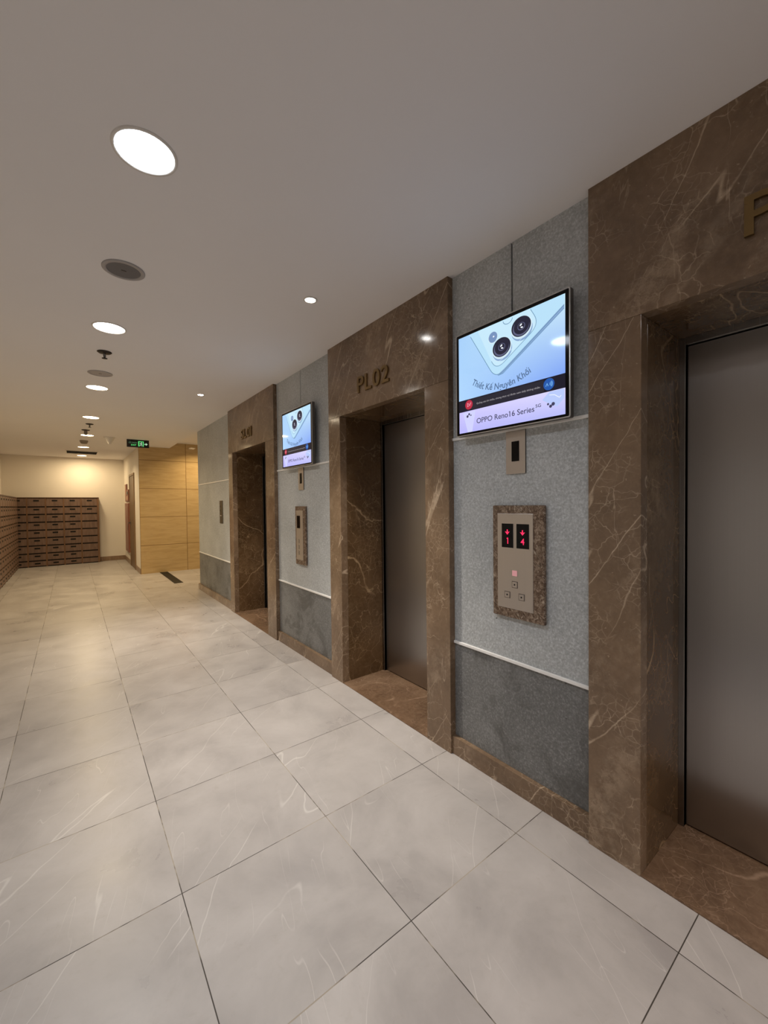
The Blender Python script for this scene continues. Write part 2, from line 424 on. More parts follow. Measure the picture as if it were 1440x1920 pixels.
# ------------------------------------------------------------------ lifts
LIFT_NAMES = ['far service lift with wide brown marble portal near the grey corner wall',
              'middle lift with brown marble portal and brushed steel door between two screens',
              'nearest lift with brown marble portal and steel door cut by the right edge']
for (a, bb, c, d), lab in zip(LIFTS, LIFT_NAMES):
    t = thing('elevator', (W, (bb + c) / 2, 0), lab, 'elevator', 'lifts along the marble wall')
    MB().box(W, 1.76, d, a, HO, H).build('lintel', MARBLE, t, 0.0015)
    MB().box(W, 1.76, bb, a, 0, HO - 0.001).build('jamb', MARBLE, t, 0.0015)
    MB().box(W, 1.76, d, c, 0, HO - 0.001).build('jamb', MARBLE, t, 0.0015)
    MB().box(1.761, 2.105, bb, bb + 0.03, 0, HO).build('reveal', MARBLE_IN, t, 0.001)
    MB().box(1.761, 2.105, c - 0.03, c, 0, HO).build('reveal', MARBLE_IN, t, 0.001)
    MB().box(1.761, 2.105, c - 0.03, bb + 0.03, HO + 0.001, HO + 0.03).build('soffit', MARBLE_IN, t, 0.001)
    MB().box(W + 0.002, 2.20, c, bb, 0, 0.006).build('threshold', MARBLE_FLOOR, t, 0.001)
    f = MB()
    f.box(2.106, 2.20, bb - 0.022, bb + 0.03, 0.006, HO + 0.03); f.box(2.106, 2.20, c - 0.03, c + 0.022, 0.006, HO + 0.03)
    f.box(2.106, 2.20, c + 0.022, bb - 0.022, HO - 0.03, HO + 0.03)
    f.build('steel_frame', STEEL_FRAME, t, 0.002)
    mid = (bb + c) / 2 - 0.06
    MB().box(2.128, 2.165, mid + 0.0015, bb - 0.0235, 0.012, HO - 0.0325).build('door_panel', STEEL, t, 0.002)
    MB().box(2.128, 2.165, c + 0.0235, mid - 0.0015, 0.012, HO - 0.0325).build('door_panel', STEEL, t, 0.002)
    MB().box(2.188, 2.20, c + 0.022, bb - 0.022, 0.006, HO - 0.03).build('shaft_seal', BLACK_MATT, t)

def wall_letters(txt, y_left, y_right, z0, z1, label, depth=0.011):
    """letters on the lift wall, read from the corridor: left letter at larger y"""
    t = thing('elevator_sign', (W, (y_left + y_right) / 2, z0), label, 'sign', 'bronze lift number signs')
    metr = []
    x = 0
    for ch in txt:
        vs, fs = text_mesh(ch, 0.012, 0.5)
        x0, x1, yy0, yy1 = bounds(vs); metr.append((vs, fs, x0, x1, x)); x += (x1 - x0) + 0.085
    tot = x - 0.085
    ys = [v[1] for m_ in metr for v in m_[0]]; lo, hi = 0.0, 0.727
    for (vs, fs, x0, x1, xs), ch in zip(metr, txt):
        u = [(v[0] - x0 + xs) / tot for v in vs]
        out = [(W - 0.001 - depth * (v[2] + 0.5), y_left + (y_right - y_left) * uu, z0 + (z1 - z0) * v[1] / hi) for v, uu in zip(vs, u)]
        MB().add(out, fs).build('letter', BRASS, t)
    return t
wall_letters('SL01', 5.135, 4.775, 2.268, 2.386, 'bronze lettering SL01 over the far service lift')
wall_letters('PL02', 2.517, 2.141, 2.264, 2.384, 'bronze lettering PL02 over the middle lift')
wall_letters('PL03', 0.334, -0.042, 2.267, 2.393, 'bronze lettering cut by the right edge over the nearest lift')

# ------------------------------------------------------------------ call panels
def arrow_and_digit(parent, dig, yc, zt, h, x):
    """red arrow and digit on a display, as its sub-parts"""
    s = h
    a = MB()
    pts = [(-0.026, 0.115), (0.026, 0.115), (0.026, 0.015), (0.115, 0.030), (0.0, -0.105), (-0.115, 0.030), (-0.026, 0.015)]
    vs = [(x, yc - p[0] * s, zt - 0.36 * s + p[1] * s) for p in pts]
    a.add(vs, [(0, 1, 2, 6), (3, 4, 2), (2, 4, 6), (6, 4, 5)], 0).build('display_arrow', RED_LED, parent)
    vs, fs = text_mesh(dig, 0.006); x0, x1, _, _ = bounds(vs)
    k_ = 0.27 * s / 0.727
    MB().add([(x, yc - (v[0] - (x0 + x1) / 2) * k_, zt - 0.84 * s + v[1] * k_) for v in vs], fs).build('display_digit', RED_LED, parent)
def call_panel(y0, y1, py0, py1, disp, btns, label):
    t = thing('lift_call_panel', (PX, (y0 + y1) / 2, 0.87), label, 'lift panel', 'lift call panels')
    MB().box(1.718, PX - 0.0005, y0, y1, 0.868, 1.428).build('marble_surround', MARBLE_FINE, t, 0.006, 3)
    MB().box(1.7155, 1.7178, py0, py1, 0.916, 1.387).build('face_plate', PLATE, t, 0.0008)
    for (d0, d1, dig) in disp:
        dp = MB().box(1.7140, 1.7153, d0, d1, 1.218, 1.337).build('display', GLASS_BLACK, t)
        tag(dp, 'black display with red arrow and digit')
        if dig: arrow_and_digit(dp, dig, (d0 + d1) / 2, 1.337, 0.119, 1.7136)
    for (by, bz, col) in btns:
        rim = MB().box(1.7146, 1.7154, by - 0.0165, by + 0.0165, bz - 0.0165, bz + 0.0165).build('button', BUTTON_RIM if not col else PLATE, t)
        MB().box(1.7128, 1.7145, by - 0.0135, by + 0.0135, bz - 0.0135, bz + 0.0135).build('button_cap', PINK_LED if col else PLATE, rim, 0.0015)
        if not col: MB().box(1.7122, 1.7127, by - 0.004, by + 0.004, bz - 0.004, bz + 0.004).build('button_mark', BLACK, rim)
        else: tag(rim, 'pale pink lit square button')
call_panel(1.035, 1.324, 1.091, 1.292, [(1.199, 1.265, '1'), (1.112, 1.180, '4')],
           [(1.191, 1.094, True), (1.191, 1.038, False), (1.234, 0.983, False), (1.153, 0.982, False)],
           'marble framed steel call panel with two red displays 1 and 4 under the near screen')
call_panel(3.452, 3.668, 3.50, 3.64, [(3.557, 3.624, None)], [(3.59, 1.094, False), (3.59, 1.038, False), (3.59, 0.983, False)],
           'marble framed call panel with one dark display between far service lift and middle lift')
t = thing('service_call_plate', (PX, 6.205, 1.18), 'narrow plain steel call plate on grey wall left of far lift', 'lift panel')
MB().box(1.730, PX - 0.0005, 6.125, 6.272, 1.18, 1.516).build('face_plate', plain('grey_steel_plate', (120, 112, 98), 0.4, 0.7), t, 0.008, 3)
for z in (1.43, 1.37):
    MB().box(1.7285, 1.7298, 6.21, 6.25, z - 0.012, z + 0.012).build('button', BLACK, t)
MB().box(1.7285, 1.7298, 6.18, 6.24, 1.29, 1.30).build('label_strip', WHITE_PL, t)
def reader(yc, label):
    t = thing('indicator_plate', (PX, yc, 1.58), label, 'plate', 'small plates under the screens')
    MB().box(1.732, PX - 0.0005, yc - 0.055, yc + 0.055, 1.583, 1.796).build('plate', PLATE, t, 0.001)
    MB().box(1.7305, 1.7318, yc - 0.021, yc + 0.021, 1.644, 1.742).build('dark_window', GLASS_BLACK, t)
reader(1.196, 'small steel plate with dark window right under the nearer screen')
reader(3.560, 'small steel plate with dark window under the farther smaller looking screen')

# ------------------------------------------------------------------ advert screens
TVW, TVH = 0.640, 0.546
def scr_mat(name, c_bl, c_br, c_tl, c_tr, u0, u1, v0, v1, strength=1.0):
    m = NT(name)
    tc = m.n('ShaderNodeTexCoord').outputs['Object']
    sx = m.n('ShaderNodeSeparateXYZ'); m.set(sx.inputs[0], tc)
    fu = m.rng(sx.outputs[0], u0, u1, 0, 1, False); fv = m.rng(sx.outputs[1], v0, v1, 0, 1, False)
    col = m.mix(fv, m.mix(fu, c_bl, c_br), m.mix(fu, c_tl, c_tr))
    return m.bs(color=(0.01, 0.01, 0.012, 1), rough=0.06, em=col, ems=strength)
SCR_BLUE = scr_mat('screen_blue', lin(176, 216, 255), lin(128, 166, 246), lin(166, 208, 250), lin(206, 238, 250), 0.02, 0.618, 0.19, 0.525)
SCR_LAV = scr_mat('screen_lavender', lin(186, 184, 252), lin(186, 190, 250), lin(206, 200, 255), lin(222, 218, 255), 0.02, 0.618, 0.016, 0.128)
def eg(name, rgb, s=1.0): return glow(name, rgb, s, 0.06)
E_BAND, E_BAND2 = eg('screen_band', (16, 15, 34)), eg('screen_band_grey', (34, 33, 46))
E_PHONE, E_PHONE2, E_LINE = eg('screen_phone', (186, 226, 250)), eg('screen_phone_light', (200, 234, 252)), eg('screen_outline', (98, 140, 176))
E_EDGE, E_DARK, E_MID, E_RING = eg('screen_edge', (136, 168, 210)), eg('screen_lens', (30, 30, 52)), eg('screen_lens_mid', (96, 100, 132)), eg('screen_lens_ring', (214, 236, 248))
E_LENS3, E_WHITE, E_TXT, E_TXT2 = eg('screen_small_lens', (118, 146, 190)), eg('screen_white', (240, 246, 255)), eg('screen_caption', (84, 112, 150)), eg('screen_brand', (62, 62, 92))
E_RED, E_BLUE, E_SMALL = eg('screen_red', (186, 40, 66)), eg('screen_blue_dot', (28, 86, 170)), eg('screen_small_text', (176, 172, 176))
E_CARD = eg('screen_card', (210, 212, 255)); E_CARD2 = eg('screen_card_blue', (186, 204, 252))
def circle3(a, b_, c):
    (ax, ay), (bx, by), (cx, cy) = a, b_, c
    d = 2 * (ax * (by - cy) + bx * (cy - ay) + cx * (ay - by))
    ux = ((ax**2 + ay**2) * (by - cy) + (bx**2 + by**2) * (cy - ay) + (cx**2 + cy**2) * (ay - by)) / d
    uy = ((ax**2 + ay**2) * (cx - bx) + (bx**2 + by**2) * (ax - cx) + (cx**2 + cy**2) * (bx - ax)) / d
    ang = lambda q: math.degrees(math.atan2(q[1] - uy, q[0] - ux)) % 360
    return ux, uy, math.hypot(ax - ux, ay - uy), ang(a), ang(c)
ARC = circle3((0.108, 0.262), (0.283, 0.199), (0.457, 0.236))
def ell(mb, cu, cv, ru, rv, z, mi, rot=0.0, n=40):
    vs = []
    for k_ in range(n):
        a = 2 * math.pi * k_ / n; x, y = ru * math.cos(a), rv * math.sin(a)
        vs.append((cu + x * math.cos(rot) - y * math.sin(rot), cv + x * math.sin(rot) + y * math.cos(rot), z))
    mb.add(vs, [tuple(range(n))], mi)
def poly(mb, pts, z, mi): mb.add([(u, v, z) for u, v in pts], [tuple(range(len(pts)))], mi)
def rounded(pts, r, n=8):
    out = []; N = len(pts)
    for i in range(N):
        p0, p1, p2 = (Vector(pts[i - 1]), Vector(pts[i]), Vector(pts[(i + 1) % N]))
        d0, d1 = (p0 - p1).normalized(), (p2 - p1).normalized()
        rr = r[i] if isinstance(r, (list, tuple)) else r
        a, c = p1 + d0 * rr, p1 + d1 * rr
        for k_ in range(n + 1):
            t_ = k_ / n
            q = a * (1 - t_) ** 2 + p1 * 2 * t_ * (1 - t_) + c * t_ ** 2
            out.append((q.x, q.y))
    return out
def stroke(mb, pts, w, z, mi, closed=False):
    N = len(pts)
    rng_ = range(N if closed else N - 1)
    for i in rng_:
        a, c = Vector(pts[i]), Vector(pts[(i + 1) % N]); d = c - a
        if d.length < 1e-6: continue
        nrm = Vector((-d.y, d.x)).normalized() * w / 2
        mb.add([(*(a + nrm), z), (*(a - nrm), z), (*(c - nrm), z), (*(c + nrm), z)], [(0, 1, 2, 3)], mi)
def line_text(mb, txt, u0, u1, v0, cap, z, mi, bold=0.0, slope=0.0):
    vs, fs = text_mesh(txt, bold); x0, x1, _, _ = bounds(vs)
    mb.add([(u0 + (v[0] - x0) / (x1 - x0) * (u1 - u0), v0 + v[1] / 0.727 * cap + slope * (v[0] - x0) / (x1 - x0), z) for v in vs], fs, mi)
def arc_text(mb, txt, cu, cv, rad, a0, a1, cap, z, mi):
    """letters along an upward-opening arc, a0..a1 degrees"""
    vs, fs = text_mesh(txt, 0.014); x0, x1, _, _ = bounds(vs)
    out = []
    for v in vs:
        a = math.radians(a0 + (v[0] - x0) / (x1 - x0) * (a1 - a0)); r = rad - v[1] / 0.727 * cap
        out.append((cu + r * math.cos(a), cv + r * math.sin(a), z))
    mb.add(out, fs, mi)

def screen(yc, label):
    t = thing('advert_screen', (1.675, yc + TVW / 2, 1.800), label, 'screen', 'advert screens on the lift wall')
    # local x along the screen to the right, y up, z towards the corridor
    t.matrix_basis = Matrix(((0, 0, -1, 1.675), (-1, 0, 0, yc + TVW / 2), (0, 1, 0, 1.800), (0, 0, 0, 1)))
    def put(mb, name, mats, parent=t, bevel=0.0):
        o = mb.build(name, mats, None, bevel); o.parent = parent; return o
    put(MB().box(0, TVW, 0, TVH, -0.032, -0.003), 'casing', GREY_CASE, t, 0.006)
    put(MB().box(0.08, TVW - 0.08, 0.05, TVH - 0.05, -0.0645, -0.032), 'wall_bracket', BLACK_MATT)
    rim = MB()
    o_ = rounded([(0, 0), (TVW, 0), (TVW, TVH), (0, TVH)], 0.010); i_ = rounded([(0.005, 0.005), (TVW - 0.005, 0.005), (TVW - 0.005, TVH - 0.005), (0.005, TVH - 0.005)], 0.007)
    n = len(o_)
    vs = [(*p, -0.004) for p in o_] + [(*p, 0.0012) for p in o_] + [(*p, 0.0012) for p in i_] + [(*p, -0.001) for p in i_]
    fs = []
    for i in range(n):
        j = (i + 1) % n
        for L in range(3): fs.append((L * n + i, L * n + j, (L + 1) * n + j, (L + 1) * n + i))
    rim.add(vs, fs); put(rim, 'silver_rim', ALU)
    put(MB().box(0.005, TVW - 0.005, 0.005, TVH - 0.005, -0.003, 0), 'bezel', GLASS_BLACK)
    s = MB()
    s.add([(0.020, 0.190, 0.0006), (0.618, 0.190, 0.0006), (0.618, 0.525, 0.0006), (0.020, 0.525, 0.0006)], [(0, 1, 2, 3)], 0)
    s.add([(0.022, 0.016, 0.0006), (0.618, 0.016, 0.0006), (0.618, 0.128, 0.0006), (0.022, 0.128, 0.0006)], [(0, 1, 2, 3)], 1)
    s.add([(0.020, 0.128, 0.0006), (0.618, 0.128, 0.0006), (0.618, 0.190, 0.0006), (0.020, 0.190, 0.0006)], [(0, 1, 2, 3)], 2)
    sc = put(s, 'lit_display', [SCR_BLUE, SCR_LAV, E_BAND])
    # phone picture
    g = MB(); mats = [E_PHONE, E_PHONE2, E_LINE, E_EDGE, E_DARK, E_MID, E_RING, E_LENS3, E_WHITE]
    ph = [(0.095, 0.525)] + [(0.103, 0.510)] + rounded([(0.103, 0.510), (0.262, 0.250), (0.614, 0.478)], [0.0, 0.065, 0.0])[9:18] + [(0.614, 0.478), (0.614, 0.525)]
    poly(g, ph, 0.0010, 0)
    side = [(0.268, 0.268), (0.300, 0.270), (0.614, 0.465), (0.614, 0.482), (0.310, 0.290)]
    poly(g, side, 0.0013, 3)
    stroke(g, ph[1:-1], 0.0030, 0.0016, 2); stroke(g, [(0.275, 0.266), (0.305, 0.270), (0.614, 0.464)], 0.0028, 0.0016, 2)
    mod = rounded([(0.150, 0.524), (0.262, 0.292), (0.500, 0.440), (0.452, 0.524)], [0.004, 0.060, 0.055, 0.004])
    poly(g, mod, 0.0013, 1); stroke(g, mod[9:28], 0.0026, 0.0016, 2)
    mod2 = rounded([(0.168, 0.524), (0.266, 0.318), (0.476, 0.446), (0.436, 0.524)], [0.004, 0.052, 0.048, 0.004])
    stroke(g, mod2[9:28], 0.0018, 0.0016, 6)
    for cu, cv in ((0.405, 0.460), (0.296, 0.398)):
        ell(g, cu + 0.004, cv - 0.016, 0.056, 0.050, 0.0014, 3)
        ell(g, cu + 0.001, cv - 0.005, 0.056, 0.051, 0.0017, 6)
        ell(g, cu, cv, 0.052, 0.046, 0.0020, 4); ell(g, cu, cv - 0.004, 0.044, 0.038, 0.0023, 5)
        ell(g, cu + 0.002, cv + 0.001, 0.041, 0.036, 0.0026, 4); ell(g, cu + 0.002, cv, 0.020, 0.018, 0.0029, 5)
        ell(g, cu + 0.002, cv + 0.001, 0.017, 0.015, 0.0032, 4)
        ell(g, cu + 0.000, cv + 0.007, 0.007, 0.004, 0.0035, 8, 0.6); ell(g, cu + 0.005, cv - 0.006, 0.007, 0.0035, 0.0035, 8, -0.3)
    ell(g, 0.246, 0.459, 0.029, 0.028, 0.0017, 6); ell(g, 0.246, 0.462, 0.026, 0.026, 0.0020, 7); ell(g, 0.250, 0.464, 0.005, 0.004, 0.0023, 8)
    arc = [(0.332 + 0.026 * math.cos(a), 0.518 + 0.020 * math.sin(a)) for a in [math.pi * (1.0 + k_ / 14) for k_ in range(15)]]
    stroke(g, arc, 0.003, 0.0018, 2)
    put(g, 'phone_picture', mats, sc)
    c = MB()
    # caption arc through (.112,.262) (.283,.207) (.452,.250): circle centre (.270,.560) r .345
    arc_text(c, 'Thiết Kế Nguyên Khối', ARC[0], ARC[1], ARC[2], ARC[3], ARC[4], 0.032, 0.0018, 0)
    put(c, 'caption', [E_TXT], sc)
    d = MB()
    poly(d, [(0.10, 0.131), (0.52, 0.131), (0.52, 0.184), (0.10, 0.184)], 0.0010, 1)
    ell(d, 0.089, 0.160, 0.025, 0.025, 0.0014, 2); ell(d, 0.543, 0.160, 0.026, 0.026, 0.0014, 3)
    line_text(d, 'Quảng cáo thì nhiều, nhưng thực sự được xem thấy không nhiều', 0.140, 0.500, 0.153, 0.0085, 0.0014, 4)
    stroke(d, [(0.080, 0.170), (0.080, 0.150)], 0.004, 0.0018, 5); stroke(d, [(0.080, 0.170), (0.094, 0.158), (0.080, 0.150)], 0.003, 0.0018, 5)
    stroke(d, [(0.096, 0.168), (0.096, 0.152)], 0.003, 0.0018, 5); stroke(d, [(0.102, 0.172), (0.102, 0.160)], 0.003, 0.0018, 5)
    stroke(d, [(0.528, 0.152), (0.535, 0.165), (0.540, 0.152)], 0.003, 0.0018, 6)
    for r in (0.008, 0.014, 0.019):
        stroke(d, [(0.541 + r * math.cos(a), 0.160 + r * math.sin(a)) for a in [(-0.7 + 0.2 * k_) for k_ in range(8)]], 0.003, 0.0018, 6)
    put(d, 'ticker_band', [E_BAND, E_BAND2, E_RED, E_BLUE, E_SMALL, eg('screen_pink', (236, 150, 170)), eg('screen_sky', (120, 180, 236))], sc)
    f = MB()
    poly(f, [(0.080, 0.016), (0.048, 0.122), (0.132, 0.122), (0.110, 0.016)], 0.0010, 0)
    poly(f, rounded([(0.510, 0.096), (0.545, 0.126), (0.614, 0.126), (0.614, 0.085), (0.580, 0.055)], 0.006), 0.0010, 1)
    for cu, cv, r in ((0.079, 0.100, 0.007), (0.090, 0.110, 0.006), (0.102, 0.103, 0.004), (0.539, 0.073, 0.005), (0.551, 0.062, 0.007), (0.563, 0.070, 0.008)):
        ell(f, cu, cv, r, r, 0.0014, 2, n=16)
    stroke(f, [(0.545, 0.112), (0.570, 0.108), (0.592, 0.092), (0.600, 0.100)], 0.003, 0.0014, 3)
    line_text(f, 'OPPO Reno16 Series', 0.140, 0.472, 0.0535, 0.027, 0.0016, 2, 0.008)
    line_text(f, '5G', 0.478, 0.505, 0.069, 0.015, 0.0016, 2, 0.012)
    put(f, 'brand_banner', [E_CARD, E_CARD2, E_TXT2, E_WHITE], sc)
screen(1.207, 'large lit advert screen with phone picture beside the nearest lift')
screen(3.530, 'lit advert screen with phone picture between far service lift and middle lift')

# ------------------------------------------------------------------ ceiling lights
def emit(name, col, strength):
    m = NT(name); return m.bs(color=(0.9, 0.9, 0.9, 1), rough=0.4, em=(*col, 1), ems=strength)
LENS = {}
def lens_mat(col, strength):
    key = (tuple(col), strength)
    if key not in LENS: LENS[key] = emit('lamp_lens', col, strength)
    return LENS[key]
ROWLAB = {1.70: 'round ceiling downlight nearest the camera, cold bluish white', 3.507: 'second round ceiling downlight of the row, next to a sprinkler',
          5.33: 'third round ceiling downlight, right behind the faint round speaker', 7.14: 'fourth round ceiling downlight, just before a small sprinkler',
          8.95: 'fifth round ceiling downlight, behind a pendant detector', 10.75: 'sixth round ceiling downlight, in front of the dark ceiling vent',
          12.53: 'last round ceiling downlight, by the end wall', -1.9: 'round ceiling downlight farthest behind the camera', -0.1: 'round ceiling downlight just behind the camera'}
def downlight(x, y, r, watts, col, label, group, hs=H, strength=16.0, spread=142):
    t = thing('downlight', (x, y, hs), label, 'ceiling light', group)
    MB().lathe([(r + 0.012, hs), (r + 0.011, hs - 0.004), (r + 0.002, hs - 0.005), (r, hs - 0.002)], x, y).build('trim_ring', WHITE_PL, t)
    MB().disc(r, hs - 0.0015, x, y).build('lens', lens_mat(col, strength), t, -1)
    L = bpy.data.lights.new('downlight_lamp', 'AREA'); L.shape = 'DISK'; L.size = 2 * r; L.energy = watts; L.color = col
    L.spread = math.radians(spread)
    lo = bpy.data.objects.new('downlight_lamp', L); COL.objects.link(lo); lo.parent = t; lo.location = (0, 0, -0.006)
    return t
for y, w, col in DOWN_W:
    downlight(0.235 if y < 9 else 0.21, y, 0.094, w, col, ROWLAB[y], 'row of round downlights along the ceiling', spread=176 if y > 12 else 142)
def spotlight(x, y, w, label, col=(1.0, 0.9, 0.78)):
    t = thing('spotlight', (x, y, H), label, 'ceiling light', 'small spotlights beside the lift wall')
    r = 0.030
    MB().lathe([(r + 0.014, H), (r + 0.013, H - 0.004), (r + 0.002, H - 0.005), (r, H - 0.001)], x, y, 32).build('trim_ring', WHITE_PL, t)
    MB().disc(r, H - 0.0015, x, y, 32).build('lens', lens_mat((1.0, 0.97, 0.93), 60.0), t, -1)
    L = bpy.data.lights.new('spot_lamp', 'SPOT'); L.energy = w; L.color = col; L.spot_size = math.radians(77); L.spot_blend = 1.0
    L.shadow_soft_size = 0.028
    lo = bpy.data.objects.new('spot_lamp', L); COL.objects.link(lo); lo.parent = t; lo.location = (0, 0, -0.012)
spotlight(1.203, 2.303, SPOT_W, 'nearer small bright spotlight in ceiling before the middle lift')
spotlight(1.20, -0.40, SPOT_W * 0.62, 'small spotlight in ceiling behind the camera by the nearest lift', (1.0, 0.84, 0.70))
spotlight(1.195, 5.000, SPOT_W * 0.85, 'farther small bright spotlight in ceiling before the far service lift')
downlight(2.33, 9.34, 0.075, 18, WARM, 'downlight in the side corridor mirrored in the tan wall', None, HS)
downlight(3.9, 9.0, 0.075, 12, WARM, 'downlight deep in the side corridor behind the grey wall', None, HS)

# ------------------------------------------------------------------ ceiling fittings
def speaker(x, y, label, mesh=GREY_GRILLE):
    t = thing('ceiling_speaker', (x, y, H), label, 'speaker', 'round ceiling speakers')
    MB().lathe([(0.100, H), (0.100, H - 0.004), (0.094, H - 0.006), (0.080, H - 0.006), (0.079, H - 0.003)], x, y, 48).build('rim', [plain('speaker_rim', (168, 164, 164), 0.5)], t)
    MB().disc(0.0795, H - 0.0035, x, y, 48).build('grille', mesh, t, -1)
    MB().box(x - 0.012, x + 0.012, y - 0.004, y + 0.004, H - 0.0050, H - 0.0037).build('badge', BLACK, t)
speaker(0.246, 2.608, 'round grey ceiling speaker between first and second downlight')
speaker(0.237, 4.746, 'faint round ceiling speaker just before third downlight', plain('pale_speaker_mesh', (176, 170, 168), 0.7))
def sprinkler(x, y, label, k=1.0):
    t = thing('sprinkler', (x, y, H), label, 'sprinkler', 'ceiling sprinklers')
    MB().lathe([(0.0005, H - 0.012), (0.042 * k, H - 0.010), (0.052 * k, H - 0.003), (0.052 * k, H)], x, y, 32).build('escutcheon', DARK_METAL, t)
    MB().lathe([(0.010 * k, H - 0.011), (0.010 * k, H - 0.035), (0.006 * k, H - 0.050), (0.0005, H - 0.050)], x, y, 16).build('body', CHROME, t)
    MB().lathe([(0.0005, H - 0.050), (0.020 * k, H - 0.051), (0.020 * k, H - 0.054), (0.0005, H - 0.055)], x, y, 20).build('deflector', DARK_METAL, t)
sprinkler(0.236, 4.074, 'dark sprinkler head in ceiling between second downlight and faint speaker')
sprinkler(0.235, 7.72, 'small sprinkler head in ceiling just behind fourth downlight')
t = thing('pendant_detector', (0.20, 8.35, H), 'small pendant detector seen against the fifth downlight', 'detector')
MB().lathe([(0.0005, H - 0.010), (0.050, H - 0.010), (0.058, H - 0.004), (0.058, H)], 0.20, 8.35, 32).build('plate', DARK_METAL, t)
MB().lathe([(0.024, H - 0.010), (0.024, H - 0.06), (0.018, H - 0.085), (0.0005, H - 0.088)], 0.20, 8.35, 24).build('body', plain('detector_grey', (120, 112, 100), 0.5), t)
t = thing('smoke_detector', (0.20, 9.70, H), 'round smoke detector on ceiling just before sixth downlight', 'detector')
MB().lathe([(0.066, H), (0.066, H - 0.022), (0.060, H - 0.028)], 0.20, 9.70, 32).build('base', plain('detector_base', (150, 140, 126), 0.5), t)
MB().lathe([(0.058, H - 0.028), (0.055, H - 0.05), (0.040, H - 0.062), (0.0005, H - 0.064)], 0.20, 9.70, 32).build('head', plain('detector_head', (140, 130, 116), 0.5), t)
t = thing('cone_fitting', (0.565, 9.0, H), 'white cone shaped fitting on ceiling left of the exit sign', 'ceiling fitting')
MB().lathe([(0.085, H), (0.085, H - 0.012), (0.078, H - 0.020), (0.030, H - 0.105), (0.022, H - 0.125), (0.0005, H - 0.130)], 0.565, 9.0, 32).build('cone', WHITE_PL, t)
MB().lathe([(0.092, H - 0.0005), (0.092, H - 0.006), (0.086, H - 0.008)], 0.565, 9.0, 32).build('base_ring', WHITE_PL, t)
t = thing('air_vent', (0.20, 11.78, H), 'black rectangular ceiling vent before the end wall', 'vent')
b = MB(); x0, x1, y0, y1 = -0.10, 0.505, 11.5, 12.08
for (p, q, r_, s_) in ((x0, x1, y0, y0 + 0.02), (x0, x1, y1 - 0.02, y1), (x0, x0 + 0.02, y0 + 0.02, y1 - 0.02), (x1 - 0.02, x1, y0 + 0.02, y1 - 0.02)):
    b.box(p, q, r_, s_, H - 0.010, H)
b.build('frame', WHITE_PL, t)
MB().box(x0 + 0.02, x1 - 0.02, y0 + 0.02, y1 - 0.02, H - 0.002, H - 0.0005).build('dark_opening', BLACK_MATT, t)
for k_ in range(9):
    yy = y0 + 0.05 + k_ * 0.06
    MB().box(x0 + 0.021, x1 - 0.021, yy, yy + 0.02, H - 0.009, H - 0.003).build('slat', BLACK_MATT, t)

# exit sign
t = thing('exit_sign', (1.02, 9.05, 2.572), 'black hanging exit sign with green running man and arrow', 'sign')
MB().box(0.838, 1.206, 9.05, 9.078, 2.574, 2.7175).build('housing', BLACK, t, 0.002)
def flat_y(mb, pts, mi): mb.add([(0.838 + u, 9.0487, 2.574 + v) for u, v in pts], [tuple(range(len(pts)))], mi)
def text_y(txt, u0, u1, v0, cap, bold):
    vs, fs = text_mesh(txt, bold); a0, a1, _, _ = bounds(vs)
    return [(0.838 + u0 + (v[0] - a0) / (a1 - a0) * (u1 - u0), 9.0487, 2.574 + v0 + v[1] / 0.727 * cap) for v in vs], fs
MB().add(*text_y('LỐI THOÁT', 0.030, 0.170, 0.072, 0.026, 0.01)).build('upper_lettering', GREEN_DIM, t)
MB().add(*text_y('EXIT', 0.070, 0.155, 0.028, 0.028, 0.02)).build('lower_lettering', GREEN, t)
m_ = MB()
for q in ([(0.185, 0.020), (0.205, 0.020), (0.205, 0.118), (0.185, 0.118)], [(0.262, 0.020), (0.278, 0.020), (0.278, 0.118), (0.262, 0.118)],
          [(0.205, 0.104), (0.262, 0.104), (0.262, 0.118), (0.205, 0.118)]): flat_y(m_, q, 0)
m_.build('doorway_symbol', GREEN, t)
m_ = MB()
flat_y(m_, [(0.239 + 0.008 * math.cos(a * math.pi / 6), 0.096 + 0.008 * math.sin(a * math.pi / 6)) for a in range(12)], 0)
for q in ([(0.226, 0.086), (0.242, 0.086), (0.240, 0.056), (0.226, 0.056)], [(0.240, 0.084), (0.258, 0.068), (0.254, 0.063), (0.238, 0.075)],
          [(0.226, 0.086), (0.210, 0.070), (0.214, 0.066), (0.228, 0.077)], [(0.226, 0.058), (0.236, 0.056), (0.226, 0.034), (0.208, 0.026), (0.206, 0.033), (0.219, 0.039)],
          [(0.232, 0.060), (0.241, 0.058), (0.254, 0.044), (0.250, 0.022), (0.242, 0.023), (0.245, 0.041)]): flat_y(m_, q, 0)
m_.build('running_figure', GREEN_PALE, t)
m_ = MB()
flat_y(m_, [(0.288, 0.058), (0.315, 0.058), (0.315, 0.074), (0.288, 0.074)], 0); flat_y(m_, [(0.312, 0.040), (0.344, 0.066), (0.312, 0.092)], 0)
m_.build('arrow', GREEN_PALE, t)

